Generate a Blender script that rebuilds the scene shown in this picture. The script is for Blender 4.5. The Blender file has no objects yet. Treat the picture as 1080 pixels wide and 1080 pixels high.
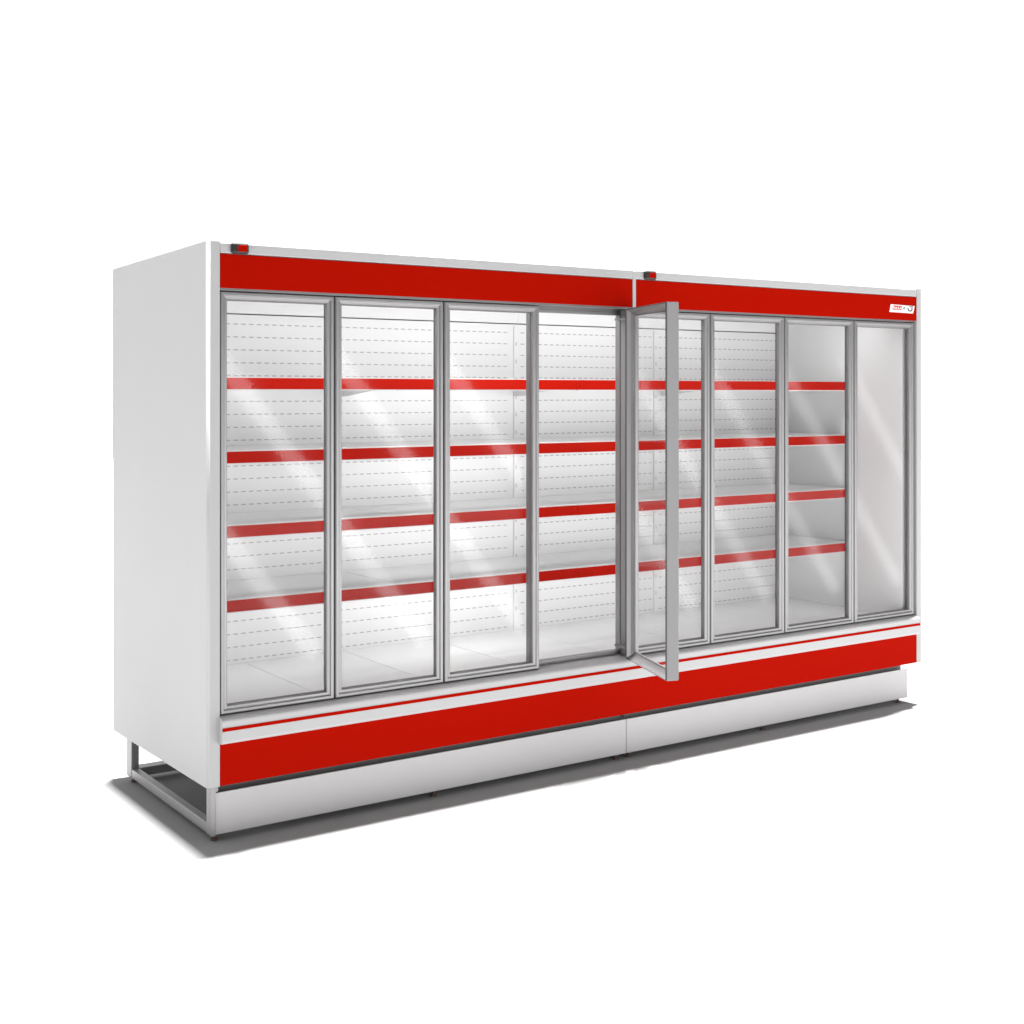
import bpy, bmesh, math
from mathutils import Vector

scene = bpy.context.scene
COL = scene.collection
R = math.radians

# ------------------------------------------------------------------ camera
cam_data = bpy.data.cameras.new("camera")
cam = bpy.data.objects.new("camera", cam_data)
COL.objects.link(cam)
cam.location = (-1.7303, -4.2782, 1.5483)
cam.rotation_euler = (R(90), 0, -0.6017)
cam_data.sensor_width = 36.0
cam_data.lens = 36.0 * 1394.0 / 1080.0
cam_data.shift_y = -(540.0 - 414.35) / 1080.0
cam_data.clip_end = 400
scene.camera = cam

# ------------------------------------------------------------------ world: white studio, darker on the camera side
world = bpy.data.worlds.new("World")
scene.world = world
world.use_nodes = True
nt = world.node_tree
nt.nodes.clear()
w_out = nt.nodes.new("ShaderNodeOutputWorld")
w_bg = nt.nodes.new("ShaderNodeBackground")
w_tc = nt.nodes.new("ShaderNodeTexCoord")
w_dot = nt.nodes.new("ShaderNodeVectorMath"); w_dot.operation = 'DOT_PRODUCT'
w_dot.inputs[1].default_value = (-0.30, 0.95, 0.12)
w_map = nt.nodes.new("ShaderNodeMapRange")
w_map.inputs['From Min'].default_value = -0.50
w_map.inputs['From Max'].default_value = 0.20
w_map.inputs['To Min'].default_value = 0.22
w_map.inputs['To Max'].default_value = 1.06
w_map.interpolation_type = 'SMOOTHSTEP'
nt.links.new(w_tc.outputs['Generated'], w_dot.inputs[0])
nt.links.new(w_dot.outputs['Value'], w_map.inputs['Value'])
nt.links.new(w_map.outputs['Result'], w_bg.inputs['Strength'])
w_bg.inputs['Color'].default_value = (1, 1, 1, 1)
nt.links.new(w_bg.outputs[0], w_out.inputs[0])

# ------------------------------------------------------------------ lamps
def area(name, loc, target, sx, sy, power, color=(1, 1, 1), roll=0.0):
    d = bpy.data.lights.new(name, 'AREA')
    d.shape = 'RECTANGLE'; d.size = sx; d.size_y = sy
    d.energy = power; d.color = color
    o = bpy.data.objects.new(name, d)
    COL.objects.link(o)
    o.location = loc
    q = (Vector(target) - Vector(loc)).to_track_quat('-Z', 'Y')
    o.rotation_euler = q.to_euler()
    if roll:
        o.rotation_euler.rotate_axis('Z', roll)
    return o

# high lamps: softbox nearly overhead, right one added to clear the door's floor shadow
H_LAMP = 60.0
FLOOR_ALBEDO = 0.30
E_FLOOR = 1.05 * math.pi / FLOOR_ALBEDO
area("overhead_softbox", (1.35, 2.75, H_LAMP), (1.35, 2.75, 0), 1.5, 1.6, E_FLOOR * math.pi * H_LAMP ** 2)
area("right_fill_lamp", (14.5, 2.75, H_LAMP), (1.8, 0.0, 0), 1.5, 1.6, E_FLOOR * math.pi * H_LAMP ** 2 * 1.09)
# canopy tube per bay behind each fascia; unseen fills added behind every shelf lip
for bx, f in ((0.46, 0.85), (1.36, 1.55), (2.26, 0.70), (3.10, 0.46)):
    area("canopy_strip_light", (bx, 0.24, 1.940), (bx, 0.50, 1.1), 0.80, 0.04, 2.9 * f)
    for sz in (1.608, 1.331, 1.053, 0.775):
        low = sz < 0.9
        lamp = area("shelf_fill_lamp", (bx, 0.415, sz - 0.022), (bx, 0.87, sz - (0.24 if low else 0.15)), 0.84, 0.02, (1.45 if low else 0.72) * f)
        lamp.data.spread = R(165 if low else 125)
# slanted lamps added in front, right of the camera, so reflections streak the glass
STREAK_L = (10.5, 6.5)
def streak_lamps():
    dist = 2.5
    k = dist / 4.2882
    for i in range(-1, 9):
        # line on the glass plane: passes (xa, 1.585) with slope dz/dx = -1.30
        xa = 0.085 + 0.456 * i
        x0, z0 = xa - 0.10, 1.585 + 0.13
        zb = 0.60
        x1, z1 = xa + (1.585 - zb) / 1.30, zb
        if x0 < -0.02:
            z0 -= 1.30 * (-0.02 - x0); x0 = -0.02
        if x1 > 3.66:
            z1 += 1.30 * (x1 - 3.66); x1 = 3.66
        a = Vector((x0 + (x0 + 1.7303) * k, -dist, z0 + (z0 - 1.5483) * k))
        b = Vector((x1 + (x1 + 1.7303) * k, -dist, z1 + (z1 - 1.5483) * k))
        mid = (a + b) / 2
        ln = (b - a).length
        wd = 0.066 * (1 + k)
        ang = math.atan2(b.z - a.z, b.x - a.x)
        d = bpy.data.lights.new("streak_lamp", 'AREA')
        d.shape = 'RECTANGLE'; d.size = ln; d.size_y = wd
        d.energy = (STREAK_L[0] + (STREAK_L[1] - STREAK_L[0]) * (i + 1) / 9) * math.pi * ln * wd
        o = bpy.data.objects.new("streak_lamp", d)
        COL.objects.link(o)
        o.location = mid
        # local -Z must look along +Y, local X along the strip
        o.rotation_euler = (R(90), 0, 0)
        o.rotation_euler.rotate_axis('Z', ang)
streak_lamps()

scene.view_settings.view_transform = 'Standard'
scene.view_settings.look = 'None'
scene.view_settings.exposure = 0
scene.view_settings.gamma = 1
scene.cycles.max_bounces = 14
scene.cycles.transparent_max_bounces = 24
scene.cycles.diffuse_bounces = 6
scene.cycles.glossy_bounces = 6
scene.cycles.use_denoising = True
scene.cycles.denoising_input_passes = 'RGB_ALBEDO_NORMAL'
scene.cycles.denoising_prefilter = 'ACCURATE'
scene.cycles.use_adaptive_sampling = False
scene.cycles.sample_clamp_indirect = 4.0
scene.cycles.caustics_reflective = False

# ------------------------------------------------------------------ materials
def mat(name, color, rough=0.5, metal=0.0, spec=0.5, bump=0.0, bump_scale=400.0, vary=0.0, vary_scale=3.0):
    m = bpy.data.materials.new(name)
    m.use_nodes = True
    n = m.node_tree.nodes; l = m.node_tree.links
    p = n["Principled BSDF"]
    p.inputs['Base Color'].default_value = (*color, 1)
    p.inputs['Roughness'].default_value = rough
    p.inputs['Metallic'].default_value = metal
    p.inputs['Specular IOR Level'].default_value = spec
    if bump or vary:
        tc = n.new("ShaderNodeTexCoord")
    if bump:
        no = n.new("ShaderNodeTexNoise"); no.inputs['Scale'].default_value = bump_scale
        no.inputs['Detail'].default_value = 3
        b = n.new("ShaderNodeBump"); b.inputs['Strength'].default_value = bump
        b.inputs['Distance'].default_value = 0.001
        l.new(tc.outputs['Object'], no.inputs['Vector'])
        l.new(no.outputs['Fac'], b.inputs['Height'])
        l.new(b.outputs['Normal'], p.inputs['Normal'])
    if vary:
        no = n.new("ShaderNodeTexNoise"); no.inputs['Scale'].default_value = vary_scale
        no.inputs['Detail'].default_value = 4
        mr = n.new("ShaderNodeMapRange")
        mr.inputs['To Min'].default_value = rough - vary; mr.inputs['To Max'].default_value = rough + vary
        l.new(tc.outputs['Object'], no.inputs['Vector'])
        l.new(no.outputs['Fac'], mr.inputs['Value'])
        l.new(mr.outputs['Result'], p.inputs['Roughness'])
    return m

M = {}
M['paint'] = mat("light grey painted steel", (0.425, 0.421, 0.424), 0.45, spec=0.18, bump=0.05, bump_scale=260, vary=0.06)
M['kick'] = mat("plinth painted steel", (0.51, 0.502, 0.508), 0.45, spec=0.3, bump=0.06, bump_scale=260, vary=0.06)
M['red'] = mat("red lacquer panel", (0.345, 0.0042, 0.0004), 0.5, spec=0.01, vary=0.05)
M['bumper'] = mat("bumper plastic", (0.44, 0.436, 0.439), 0.4, spec=0.25, vary=0.05)
M['edge'] = mat("grey door edge strip", (0.23, 0.226, 0.23), 0.5, spec=0.2)
M['gap'] = mat("grey gap filler", (0.20, 0.195, 0.195), 0.7, spec=0.1)
M['red_strip'] = mat("red price strip", (0.43, 0.0065, 0.0006), 0.5, spec=0.05)
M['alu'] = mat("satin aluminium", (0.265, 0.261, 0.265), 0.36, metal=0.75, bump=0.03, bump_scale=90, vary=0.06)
M['alu_dark'] = mat("dark aluminium profile", (0.20, 0.196, 0.20), 0.4, metal=0.6)
M['inner'] = mat("white enamelled interior", (0.74, 0.738, 0.738), 0.45, spec=0.25, bump=0.04, bump_scale=200)
M['slot'] = mat("shallow slot", (0.40, 0.40, 0.40), 0.8, spec=0.1)
M['steel'] = mat("galvanised steel frame", (0.30, 0.296, 0.30), 0.42, metal=0.5, bump=0.05, bump_scale=120)
M['black'] = mat("black plastic", (0.022, 0.017, 0.016), 0.4, spec=0.4)
M['rubber'] = mat("dark grey gasket", (0.07, 0.068, 0.07), 0.6, spec=0.3)
M['foot'] = mat("rusty brown foot", (0.10, 0.06, 0.05), 0.6)
M['white'] = mat("white sticker", (0.82, 0.82, 0.82), 0.4)
M['badge_red'] = mat("badge red", (0.62, 0.03, 0.015), 0.45, spec=0.2)
M['badge_dark'] = mat("badge dark grey", (0.09, 0.11, 0.11), 0.45, spec=0.2)

def glass_mat():
    m = bpy.data.materials.new("clear door glass")
    m.use_nodes = True
    n = m.node_tree.nodes; l = m.node_tree.links
    n.clear()
    out = n.new("ShaderNodeOutputMaterial")
    mix = n.new("ShaderNodeMixShader")
    fr = n.new("ShaderNodeFresnel"); fr.inputs['IOR'].default_value = 1.5
    ml = n.new("ShaderNodeMath"); ml.operation = 'MULTIPLY'; ml.inputs[1].default_value = 0.22
    tr = n.new("ShaderNodeBsdfTransparent"); tr.inputs['Color'].default_value = (0.97, 0.97, 0.97, 1)
    gl = n.new("ShaderNodeBsdfGlossy"); gl.inputs['Roughness'].default_value = 0.066
    gl.inputs['Color'].default_value = (1, 1, 1, 1)
    geo = n.new("ShaderNodeNewGeometry")          # both faces of the thin pane reflect like an outer face
    ior = n.new("ShaderNodeMapRange"); ior.inputs['To Min'].default_value = 1.5; ior.inputs['To Max'].default_value = 1 / 1.5
    l.new(geo.outputs['Backfacing'], ior.inputs['Value']); l.new(ior.outputs['Result'], fr.inputs['IOR'])
    l.new(fr.outputs[0], ml.inputs[0]); l.new(ml.outputs[0], mix.inputs[0]); l.new(tr.outputs[0], mix.inputs[1]); l.new(gl.outputs[0], mix.inputs[2])
    l.new(mix.outputs[0], out.inputs[0])
    return m
M['glass'] = glass_mat()
M['floor'] = mat("pale grey studio floor", (FLOOR_ALBEDO,) * 3, 0.9, spec=0.0)

# ------------------------------------------------------------------ mesh helpers
def box(bm, x0, x1, y0, y1, z0, z1, mi=0):
    vs = [bm.verts.new(p) for p in ((x0,y0,z0),(x1,y0,z0),(x1,y1,z0),(x0,y1,z0),(x0,y0,z1),(x1,y0,z1),(x1,y1,z1),(x0,y1,z1))]
    for f in ((0,3,2,1),(4,5,6,7),(0,1,5,4),(1,2,6,5),(2,3,7,6),(3,0,4,7)):
        bm.faces.new([vs[i] for i in f]).material_index = mi

def prism_x(bm, prof, x0, x1, mi=0, smooth=False):
    """closed (y,z) outline swept from x0 to x1"""
    a = [bm.verts.new((x0, y, z)) for y, z in prof]
    b = [bm.verts.new((x1, y, z)) for y, z in prof]
    n = len(prof)
    bm.faces.new(a).material_index = mi
    bm.faces.new(b[::-1]).material_index = mi
    for i in range(n):
        f = bm.faces.new((a[i], b[i], b[(i+1) % n], a[(i+1) % n])); f.material_index = mi; f.smooth = smooth

def prism_y(bm, prof, y0, y1, mi=0):
    """closed (x,z) outline swept from y0 to y1"""
    a = [bm.verts.new((x, y0, z)) for x, z in prof]
    b = [bm.verts.new((x, y1, z)) for x, z in prof]
    n = len(prof)
    bm.faces.new(a).material_index = mi
    bm.faces.new(b[::-1]).material_index = mi
    for i in range(n):
        bm.faces.new((a[i], b[i], b[(i+1) % n], a[(i+1) % n])).material_index = mi

def prism_z(bm, prof, z0, z1, mi=0):
    a = [bm.verts.new((x, y, z0)) for x, y in prof]
    b = [bm.verts.new((x, y, z1)) for x, y in prof]
    n = len(prof)
    bm.faces.new(a).material_index = mi
    bm.faces.new(b[::-1]).material_index = mi
    for i in range(n):
        bm.faces.new((a[i], b[i], b[(i+1) % n], a[(i+1) % n])).material_index = mi

def tube_z(bm, x, y, z0, z1, r, seg=12):
    a = [bm.verts.new((x + r*math.cos(2*math.pi*i/seg), y + r*math.sin(2*math.pi*i/seg), z0)) for i in range(seg)]
    b = [bm.verts.new((x + r*math.cos(2*math.pi*i/seg), y + r*math.sin(2*math.pi*i/seg), z1)) for i in range(seg)]
    bm.faces.new(a[::-1]); bm.faces.new(b)
    for i in range(seg):
        bm.faces.new((a[i], a[(i+1) % seg], b[(i+1) % seg], b[i]))

def make(name, bm, mats, parent=None, loc=None, bevel=0.0, seg=2):
    bmesh.ops.recalc_face_normals(bm, faces=bm.faces)
    me = bpy.data.meshes.new(name)
    bm.to_mesh(me); bm.free()
    for m in (mats if isinstance(mats, (list, tuple)) else [mats]):
        me.materials.append(M[m])
    o = bpy.data.objects.new(name, me)
    COL.objects.link(o)
    if parent is not None: o.parent = parent
    if loc is not None: o.location = loc
    if bevel:
        b = o.modifiers.new("bevel", 'BEVEL'); b.width = bevel; b.segments = seg; b.limit_method = 'ANGLE'
        b.angle_limit = R(35); b.harden_normals = False
    return o

def part_box(name, m, parent, x0, x1, y0, y1, z0, z1, bevel=0.002, label=None):
    bm = bmesh.new(); box(bm, x0, x1, y0, y1, z0, z1)
    o = make(name, bm, m, parent, bevel=bevel)
    if label: o['label'] = label
    return o

# ------------------------------------------------------------------ setting
bm = bmesh.new()
seg = 96
vs = [bm.verts.new((1.8 + 24*math.cos(2*math.pi*i/seg), 4 + 24*math.sin(2*math.pi*i/seg), 0)) for i in range(seg)]
bm.faces.new(vs)
floor = make("floor", bm, 'floor'); floor['kind'] = 'structure'

# ------------------------------------------------------------------ fridge dimensions (metres)
L_ALL = 3.647
JOINT = 1.8235
Z_TOP, Z_BOT = 2.062, 0.206
Y_BACK = 1.0
Y_WALL, Y_SHELF = 0.87, 0.38
DOOR_X = [0.002, 0.441, 0.902, 1.350, 1.803, 2.272, 2.733, 3.203, 3.645]
DOOR_Z0, DOOR_Z1 = 0.446, 1.897
DOOR_Y, DOOR_T = 0.010, 0.050
SHELF_Z = [1.608, 1.331, 1.053, 0.775]

def fridge(label):
    e = bpy.data.objects.new("display_fridge", None)
    COL.objects.link(e)
    e['label'] = label; e['category'] = "display fridge"
    e['group'] = "glass door display fridges joined side by side"
    return e

def make_end_panel(e, x0, x1, name, radius, bevel_x):
    # outline in (y, z): top falls slightly towards the back, bottom corner square
    bm = bmesh.new()
    prof = [(0.0, 0.206), (Y_BACK, 0.194), (Y_BACK, 2.044), (0.0, 2.064)]
    prism_x(bm, prof, x0, x1)
    bmesh.ops.recalc_face_normals(bm, faces=bm.faces)
    front = [ed for ed in bm.edges if all(abs(v.co.y) < 1e-6 for v in ed.verts) and all(abs(v.co.x - bevel_x) < 1e-6 for v in ed.verts)]
    bmesh.ops.bevel(bm, geom=front, offset=radius, segments=6, profile=0.5, affect='EDGES')
    for f in bm.faces:
        if abs(f.normal.z) < 0.3 and f.normal.y < -0.02 and abs(f.normal.x) > 0.02: f.smooth = True
    o = make(name, bm, 'paint', e)
    bm = bmesh.new(); box(bm, x0 + 0.001, x1 - 0.001, Y_BACK, Y_BACK + 0.006, 0.196, 2.042)
    make("edge_strip", bm, 'rubber', o)
    return o

def sweep_frame(bm, x0, x1, z0, z1, prof):
    rings = []
    for (u, v) in prof:
        rings.append([bm.verts.new(p) for p in ((x0+u, v, z0+u), (x1-u, v, z0+u), (x1-u, v, z1-u), (x0+u, v, z1-u))])
    n = len(rings)
    for i in range(n):
        a, b = rings[i], rings[(i+1) % n]
        for k in range(4):
            bm.faces.new((a[k], a[(k+1) % 4], b[(k+1) % 4], b[k]))

FW = 0.030
FRAME_PROF = [(0.0, 0.050), (0.0, 0.006), (0.0015, 0.002), (0.004, 0.0), (0.0125, 0.0), (0.0145, 0.0012), (0.016, 0.0042),
              (0.0185, 0.0052), (0.0255, 0.0058), (0.028, 0.0085), (0.0295, 0.013), (0.030, 0.018), (0.030, 0.022), (0.014, 0.036), (0.004, 0.050)]
def make_door(e, xl, xr, open_deg=0.0, label=None):
    w = xr - xl - 0.005
    bm = bmesh.new()
    sweep_frame(bm, -w, 0.0, DOOR_Z0, DOOR_Z1, FRAME_PROF)
    d = make("door", bm, 'alu', e)
    bm = bmesh.new()
    box(bm, -w + FW - 0.004, -FW + 0.004, 0.024, 0.030, DOOR_Z0 + FW - 0.004, DOOR_Z1 - FW + 0.004)
    make("glass", bm, 'glass', d)
    bm = bmesh.new()
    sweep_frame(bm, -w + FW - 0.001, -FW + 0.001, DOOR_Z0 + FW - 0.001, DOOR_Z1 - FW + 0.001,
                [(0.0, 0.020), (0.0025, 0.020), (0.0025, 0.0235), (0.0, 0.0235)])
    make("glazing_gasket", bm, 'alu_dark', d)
    bm = bmesh.new()
    box(bm, -w - 0.0012, -w - 0.0001, 0.003, 0.049, DOOR_Z0 + 0.002, DOOR_Z1 - 0.002)
    make("edge_strip", bm, 'edge', d)
    bm = bmesh.new()
    sweep_frame(bm, -w + 0.0005, -0.0005, DOOR_Z0 + 0.0005, DOOR_Z1 - 0.0005,
                [(0.0, 0.0503), (0.004, 0.0503), (0.003, 0.055), (0.001, 0.055)])
    make("door_seal", bm, 'rubber', d)
    d.location = (xr - 0.0025, DOOR_Y, 0)
    if open_deg:
        a = R(open_deg)
        # inner hinge corner (local 0, DOOR_T) goes to (1.787, 0.012)
        d.rotation_euler = (0, 0, a)
        d.location = (1.767 + DOOR_T * math.sin(a), -0.023 - DOOR_T * math.cos(a), 0)
        # hinge arms carry the swung door on the surround
        for hz in (DOOR_Z0 + 0.035, DOOR_Z1 - 0.045):
            bm = bmesh.new()
            prism_z(bm, [(1.776, 0.066), (1.776, 0.020), (1.768, -0.012), (1.786, -0.018), (1.795, 0.016), (1.795, 0.066)], hz, hz + 0.010)
            make("hinge_arm", bm, 'alu', e)
    if label: d['label'] = label
    return d

def make_shelf(e, x0, x1, z, yf):
    bm = bmesh.new()
    # folded sheet: flat top, turned-down front lip, short return
    prof = [(yf + 0.004, z), (Y_WALL - 0.002, z), (Y_WALL - 0.002, z - 0.014), (yf + 0.020, z - 0.014), (yf + 0.020, z - 0.050), (yf + 0.004, z - 0.050)]
    prism_x(bm, prof, x0 + 0.002, x1 - 0.002)
    s = make("shelf", bm, 'inner', e, bevel=0.0015)
    bm = bmesh.new()
    box(bm, x0 + 0.0002, x1 - 0.0002, yf, yf + 0.003, z - 0.046, z - 0.003)
    make("price_strip", bm, 'red_strip', s)
    for bx in (x0 + 0.006, x1 - 0.009):
        bm = bmesh.new()
        prism_x(bm, [(yf + 0.05, z - 0.0145), (Y_WALL - 0.002, z - 0.0145), (Y_WALL - 0.002, z - 0.075), (Y_WALL - 0.05, z - 0.072), (yf + 0.06, z - 0.030)], bx, bx + 0.003)
        make("bracket", bm, 'inner', s)
    return s

def make_back_wall(e, x0, x1):
    bm = bmesh.new()
    box(bm, x0, x1, Y_WALL, Y_WALL + 0.02, 0.40, 1.872)
    # rows of punched air slots
    for k in range(27):
        z = 1.833 - 0.05338 * k
        n = int((x1 - x0 - 0.05) / 0.0345)
        for i in range(n):
            cx = x0 + 0.04 + 0.0345 * i
            if min(abs(cx - u) for u in (0.0, 0.8665, 1.8235, 2.690, 3.647)) < 0.032: continue
            box(bm, cx - 0.010, cx + 0.010, Y_WALL - 0.0008, Y_WALL + 0.001, z - 0.0022, z + 0.0022, 1)
    o = make("back_wall", bm, ['inner', 'slot'], e)
    bm = bmesh.new()
    prism_x(bm, [(Y_WALL - 0.012, 1.8765), (Y_WALL + 0.02, 1.8765), (Y_WALL + 0.02, 1.96), (Y_WALL - 0.05, 1.96)], x0, x1)
    make("top_cover", bm, 'inner', e, bevel=0.002)
    return o

def make_upright(e, x):
    bm = bmesh.new()
    box(bm, x - 0.011, x + 0.011, Y_WALL - 0.007, Y_WALL - 0.001, 0.43, 1.862)
    for k in range(16):
        z = 1.78 - 0.0834 * k
        box(bm, x - 0.0022, x + 0.0022, Y_WALL - 0.0078, Y_WALL - 0.0065, z - 0.009, z + 0.009, 1)
    return make("upright", bm, ['inner', 'slot'], e)

BUMPER = [(0.060, 0.352), (-0.010, 0.352), (-0.020, 0.3535), (-0.0255, 0.3575), (-0.028, 0.364),
          (-0.028, 0.428), (-0.0265, 0.4335), (-0.022, 0.4375), (-0.012, 0.4415), (0.0, 0.4435), (0.060, 0.4435)]
def make_bumper(e, x0, x1):
    bm = bmesh.new()
    prism_x(bm, BUMPER, x0, x1, smooth=False)
    b = make("bumper", bm, 'bumper', e)
    bm = bmesh.new()
    box(bm, x0, x1, -0.0295, -0.0275, 0.3975, 0.4095)
    make("trim_strip", bm, 'red', b)
    return b

def make_module(e, x0, x1, doors, open_index, is_left):
    # canopy: top trim over the red fascia
    bm = bmesh.new()
    box(bm, x0, x1, 0.0, 0.055, 2.026, Z_TOP)
    box(bm, x0, x1, 0.006, 0.055, 1.912, 2.026)
    make("canopy", bm, 'bumper', e, bevel=0.003)
    fx0, fx1 = (x0 + 0.0005, x1 - 0.004) if is_left else (x0 + 0.016, x1 - 0.001)
    part_box("fascia", 'red', e, fx0, fx1, 0.0, 0.0055, 1.907, 2.0235, 0.001)
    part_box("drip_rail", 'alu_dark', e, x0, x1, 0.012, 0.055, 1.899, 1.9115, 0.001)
    if not is_left:
        part_box("joint_trim", 'paint', e, x0 - 0.003, x0 + 0.0145, -0.001, 0.0055, 1.907, 2.058, 0.0015)
    part_box("roof_sheet", 'paint', e, x0, x1, 0.056, Y_BACK, 2.036, 2.046, 0.0)
    part_box("inner_ceiling", 'inner', e, x0, x1, 0.056, Y_WALL + 0.02, 1.962, 1.975, 0.0)
    part_box("outer_back", 'paint', e, x0, x1, Y_BACK - 0.02, Y_BACK, 0.206, 2.035, 0.0)
    # body below the doors
    part_box("lower_panel", 'red', e, x0, x1, 0.0, 0.012, 0.2075, 0.350, 0.0)
    part_box("tank", 'paint', e, x0, x1, 0.013, Y_BACK - 0.021, 0.215, 0.350, 0.0)
    make_bumper(e, x0 - (0.003 if is_left else 0.0), x1 if is_left else x1 - 0.008)
    # door surround; deeper header, sill and jambs show only in the bay whose door is open
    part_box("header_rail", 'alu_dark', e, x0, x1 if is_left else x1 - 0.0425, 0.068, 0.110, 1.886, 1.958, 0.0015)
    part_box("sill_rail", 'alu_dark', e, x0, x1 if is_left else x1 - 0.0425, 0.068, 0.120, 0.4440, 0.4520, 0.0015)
    if open_index is not None:
        xa, xb = doors[open_index], doors[open_index + 1]
        bm = bmesh.new()
        sweep_frame(bm, xa - 0.008, xb + 0.012, 0.4525, 1.8855, [(0.0, 0.0655), (0.0, 0.095), (0.0105, 0.095), (0.0105, 0.0655)])
        make("bay_frame", bm, 'alu', e)
    # interior
    make_back_wall(e, x0, x1)
    mid = (x0 + x1) / 2
    make_upright(e, mid - 0.045)
    if is_left: make_upright(e, x1)
    for a, b in ((x0, mid), (mid, x1)):
        bm = bmesh.new()
        box(bm, a + 0.0015, (a + b) / 2 - 0.0012, 0.125, Y_WALL - 0.003, 0.418, 0.430)
        box(bm, (a + b) / 2 + 0.0012, b - 0.0015, 0.125, Y_WALL - 0.003, 0.418, 0.430)
        make("deck", bm, 'inner', e, bevel=0.0015)
    lx0 = x0 + 0.034 if is_left else x0
    lx1 = x1 if is_left else x1 - 0.046
    for z in SHELF_Z:
        make_shelf(e, lx0, mid, z, Y_SHELF + (0.003 if is_left else 0.0))
        make_shelf(e, mid, lx1, z, Y_SHELF + (0.003 if is_left else 0.0))
    if is_left:
        part_box("inner_end_wall", 'inner', e, x0 + 0.001, x0 + 0.030, 0.121, Y_WALL - 0.001, 0.4305, 1.961, 0.0)
    else:
        part_box("inner_end_wall", 'inner', e, x1 - 0.042, x1 - 0.001, 0.0565, Y_WALL - 0.001, 0.4305, 1.961, 0.0)
    # doors
    for i in range(4):
        if i == open_index:
            make_door(e, doors[i], doors[i+1], 70.8, "glass door standing open")
        else:
            make_door(e, doors[i], doors[i+1])
    # controller with a red display
    cx = x0 + 0.069 if is_left else x0 + 0.087
    bm = bmesh.new(); box(bm, cx - 0.032, cx + 0.032, -0.014, 0.003, 2.0255, 2.0625)
    c = make("controller", bm, 'black', e, bevel=0.008, seg=4)
    bm = bmesh.new()
    prism_y(bm, [(cx - 0.008, 2.033), (cx + 0.018, 2.033), (cx + 0.024, 2.039), (cx + 0.024, 2.055), (cx - 0.002, 2.055), (cx - 0.010, 2.046)], -0.0155, -0.0135)
    make("display", bm, 'red', c, bevel=0.001)
    # plinth
    kx0, kx1 = (0.006, JOINT + 0.008) if is_left else (JOINT + 0.011, 3.649)
    part_box("kick_plate", 'kick', e, kx0, kx1, 0.057, 0.063, 0.024, 0.168, 0.0015)
    part_box("gap_filler", 'gap', e, kx0 + 0.016, kx1 - 0.001, 0.0975, 0.104, 0.062, 0.2055, 0.0)  # added filler: blocks light through the kick gap, grey stands for its shade
    # base frame with feet
    fr = bmesh.new()
    a, b = (-0.012, x1 - 0.004) if is_left else (x0 + 0.004, 3.640)
    ends = (a, b - 0.032)
    for ex in ends:
        box(fr, ex, ex + 0.032, 0.064, 0.096, 0.022, 0.205 if (is_left and ex < 0) else 0.150)          # front post
        box(fr, ex, ex + 0.032, 0.885, 0.945, 0.022, 0.205)          # rear post
        box(fr, ex + 0.001, ex + 0.031, 0.097, 0.884, 0.024, 0.060)  # side rail
    if is_left:
        box(fr, a, 0.0055, 0.050, 0.0635, 0.022, 0.2055)
    box(fr, a + 0.033, b - 0.033, 0.886, 0.944, 0.024, 0.058)        # rear rail
    box(fr, a + 0.033, b - 0.033, 0.066, 0.094, 0.026, 0.060)        # front rail
    f = make("base_frame", fr, 'steel', e, bevel=0.003)
    for fx in ((0.010, 0.895, 1.793) if is_left else (1.862, 2.66, 3.600)):
        for fy in (0.078, 0.915):
            bm = bmesh.new()
            tube_z(bm, fx, fy, 0.006, 0.030, 0.006)
            tube_z(bm, fx, fy, 0.0, 0.007, 0.013)
            make("foot", bm, 'foot', f)

left = fridge("left-hand white and red glass-door fridge with tall grey side panel and one door open")
make_module(left, 0.0, JOINT - 0.0001, DOOR_X[0:5], 3, True)
make_end_panel(left, -0.046, -0.001, "side_panel", 0.010, -0.046)

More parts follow.
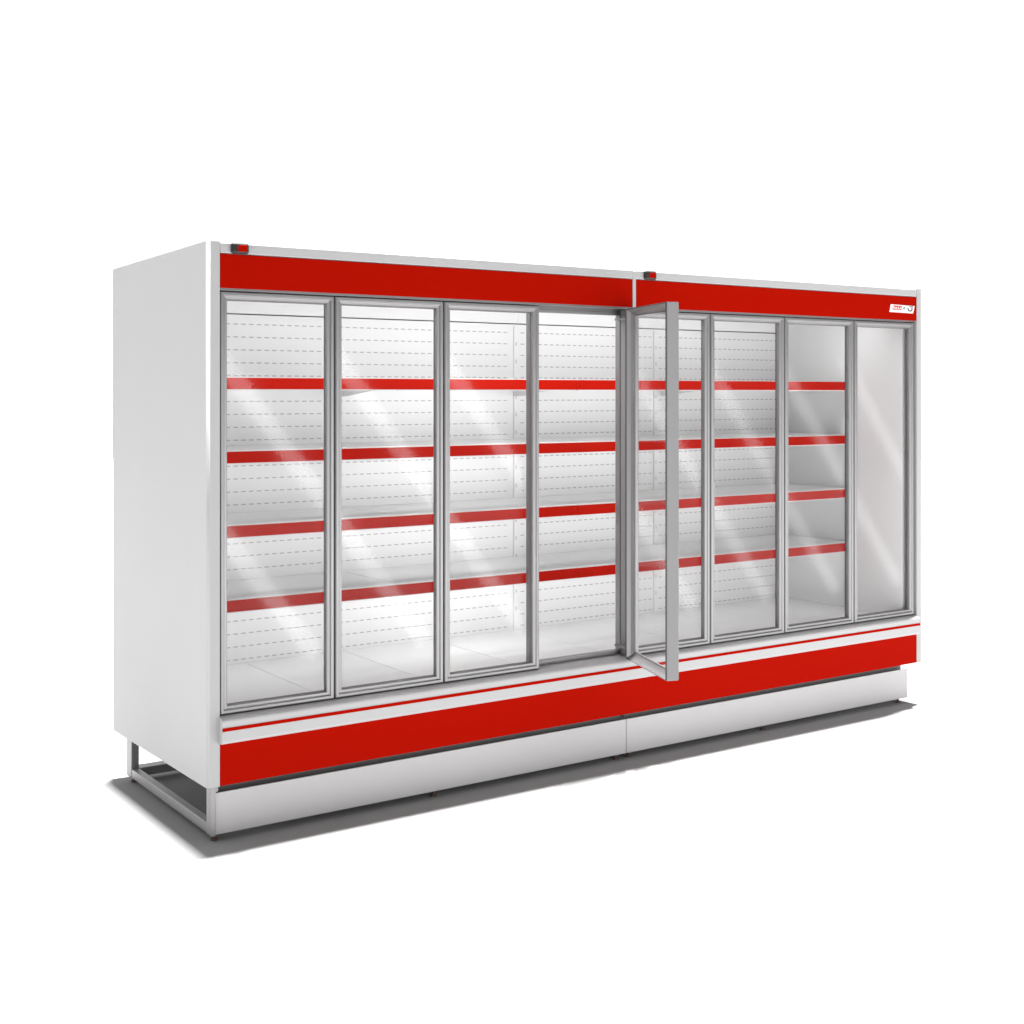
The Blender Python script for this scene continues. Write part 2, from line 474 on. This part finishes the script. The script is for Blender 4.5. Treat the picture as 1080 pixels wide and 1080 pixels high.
right = fridge("right-hand white and red glass-door fridge with all doors shut and white badge on its fascia")
make_module(right, JOINT + 0.0001, L_ALL, DOOR_X[4:9], None, False)
make_end_panel(right, L_ALL + 0.001, L_ALL + 0.038, "side_panel", 0.004, L_ALL + 0.038)

# badge on the right fascia
def badge(e):
    def quad(bm, pts, y0, y1): prism_y(bm, pts, y0, y1)
    bm = bmesh.new()
    quad(bm, [(3.441, 1.944), (3.618, 1.942), (3.630, 1.979), (3.452, 1.982)], -0.0025, 0.001)
    b = make("badge", bm, 'white', e, bevel=0.0008); b['label'] = "small white logo sticker"
    bm = bmesh.new()
    quad(bm, [(3.462, 1.956), (3.528, 1.955), (3.533, 1.9755), (3.467, 1.977)], -0.0032, -0.0026)
    make("red_field", bm, 'badge_red', b)
    bm = bmesh.new()
    y0, y1 = -0.0039, -0.0033
    for (x, w, h0, h1) in ((3.466, .005, .004, .018), (3.474, .005, .003, .012), (3.484, .005, .002, .014), (3.490, .008, .002, .005),
                           (3.490, .005, .008, .011), (3.503, .005, .002, .015), (3.509, .007, .002, .005), (3.519, .005, .004, .013)):
        quad(bm, [(x, 1.957 + h0), (x + w, 1.957 + h0), (x + w + .002, 1.957 + h1), (x + .002, 1.957 + h1)], y0, y1)
    make("lettering", bm, 'white', b)
    bm = bmesh.new()
    y0, y1 = -0.0032, -0.0026
    quad(bm, [(3.537, 1.965), (3.555, 1.958), (3.552, 1.964), (3.558, 1.972)], y0, y1)
    # rounded dark letter shape, open at the upper left
    cx, cz, rx, rz = 3.594, 1.9625, 0.020, 0.0125
    outer, inner = [], []
    for i in range(15):
        t = R(150 + 255 * i / 14)
        outer.append((cx + rx*math.cos(t), cz + rz*math.sin(t)))
        inner.append((cx + rx*0.55*math.cos(t), cz + rz*0.5*math.sin(t)))
    for i in range(14):
        quad(bm, [outer[i], outer[i+1], inner[i+1], inner[i]], y0, y1)
    quad(bm, [(3.586, 1.9715), (3.617, 1.9715), (3.619, 1.976), (3.588, 1.976)], y0 - 0.0003, y1)
    make("emblem", bm, 'badge_dark', b)
badge(right)
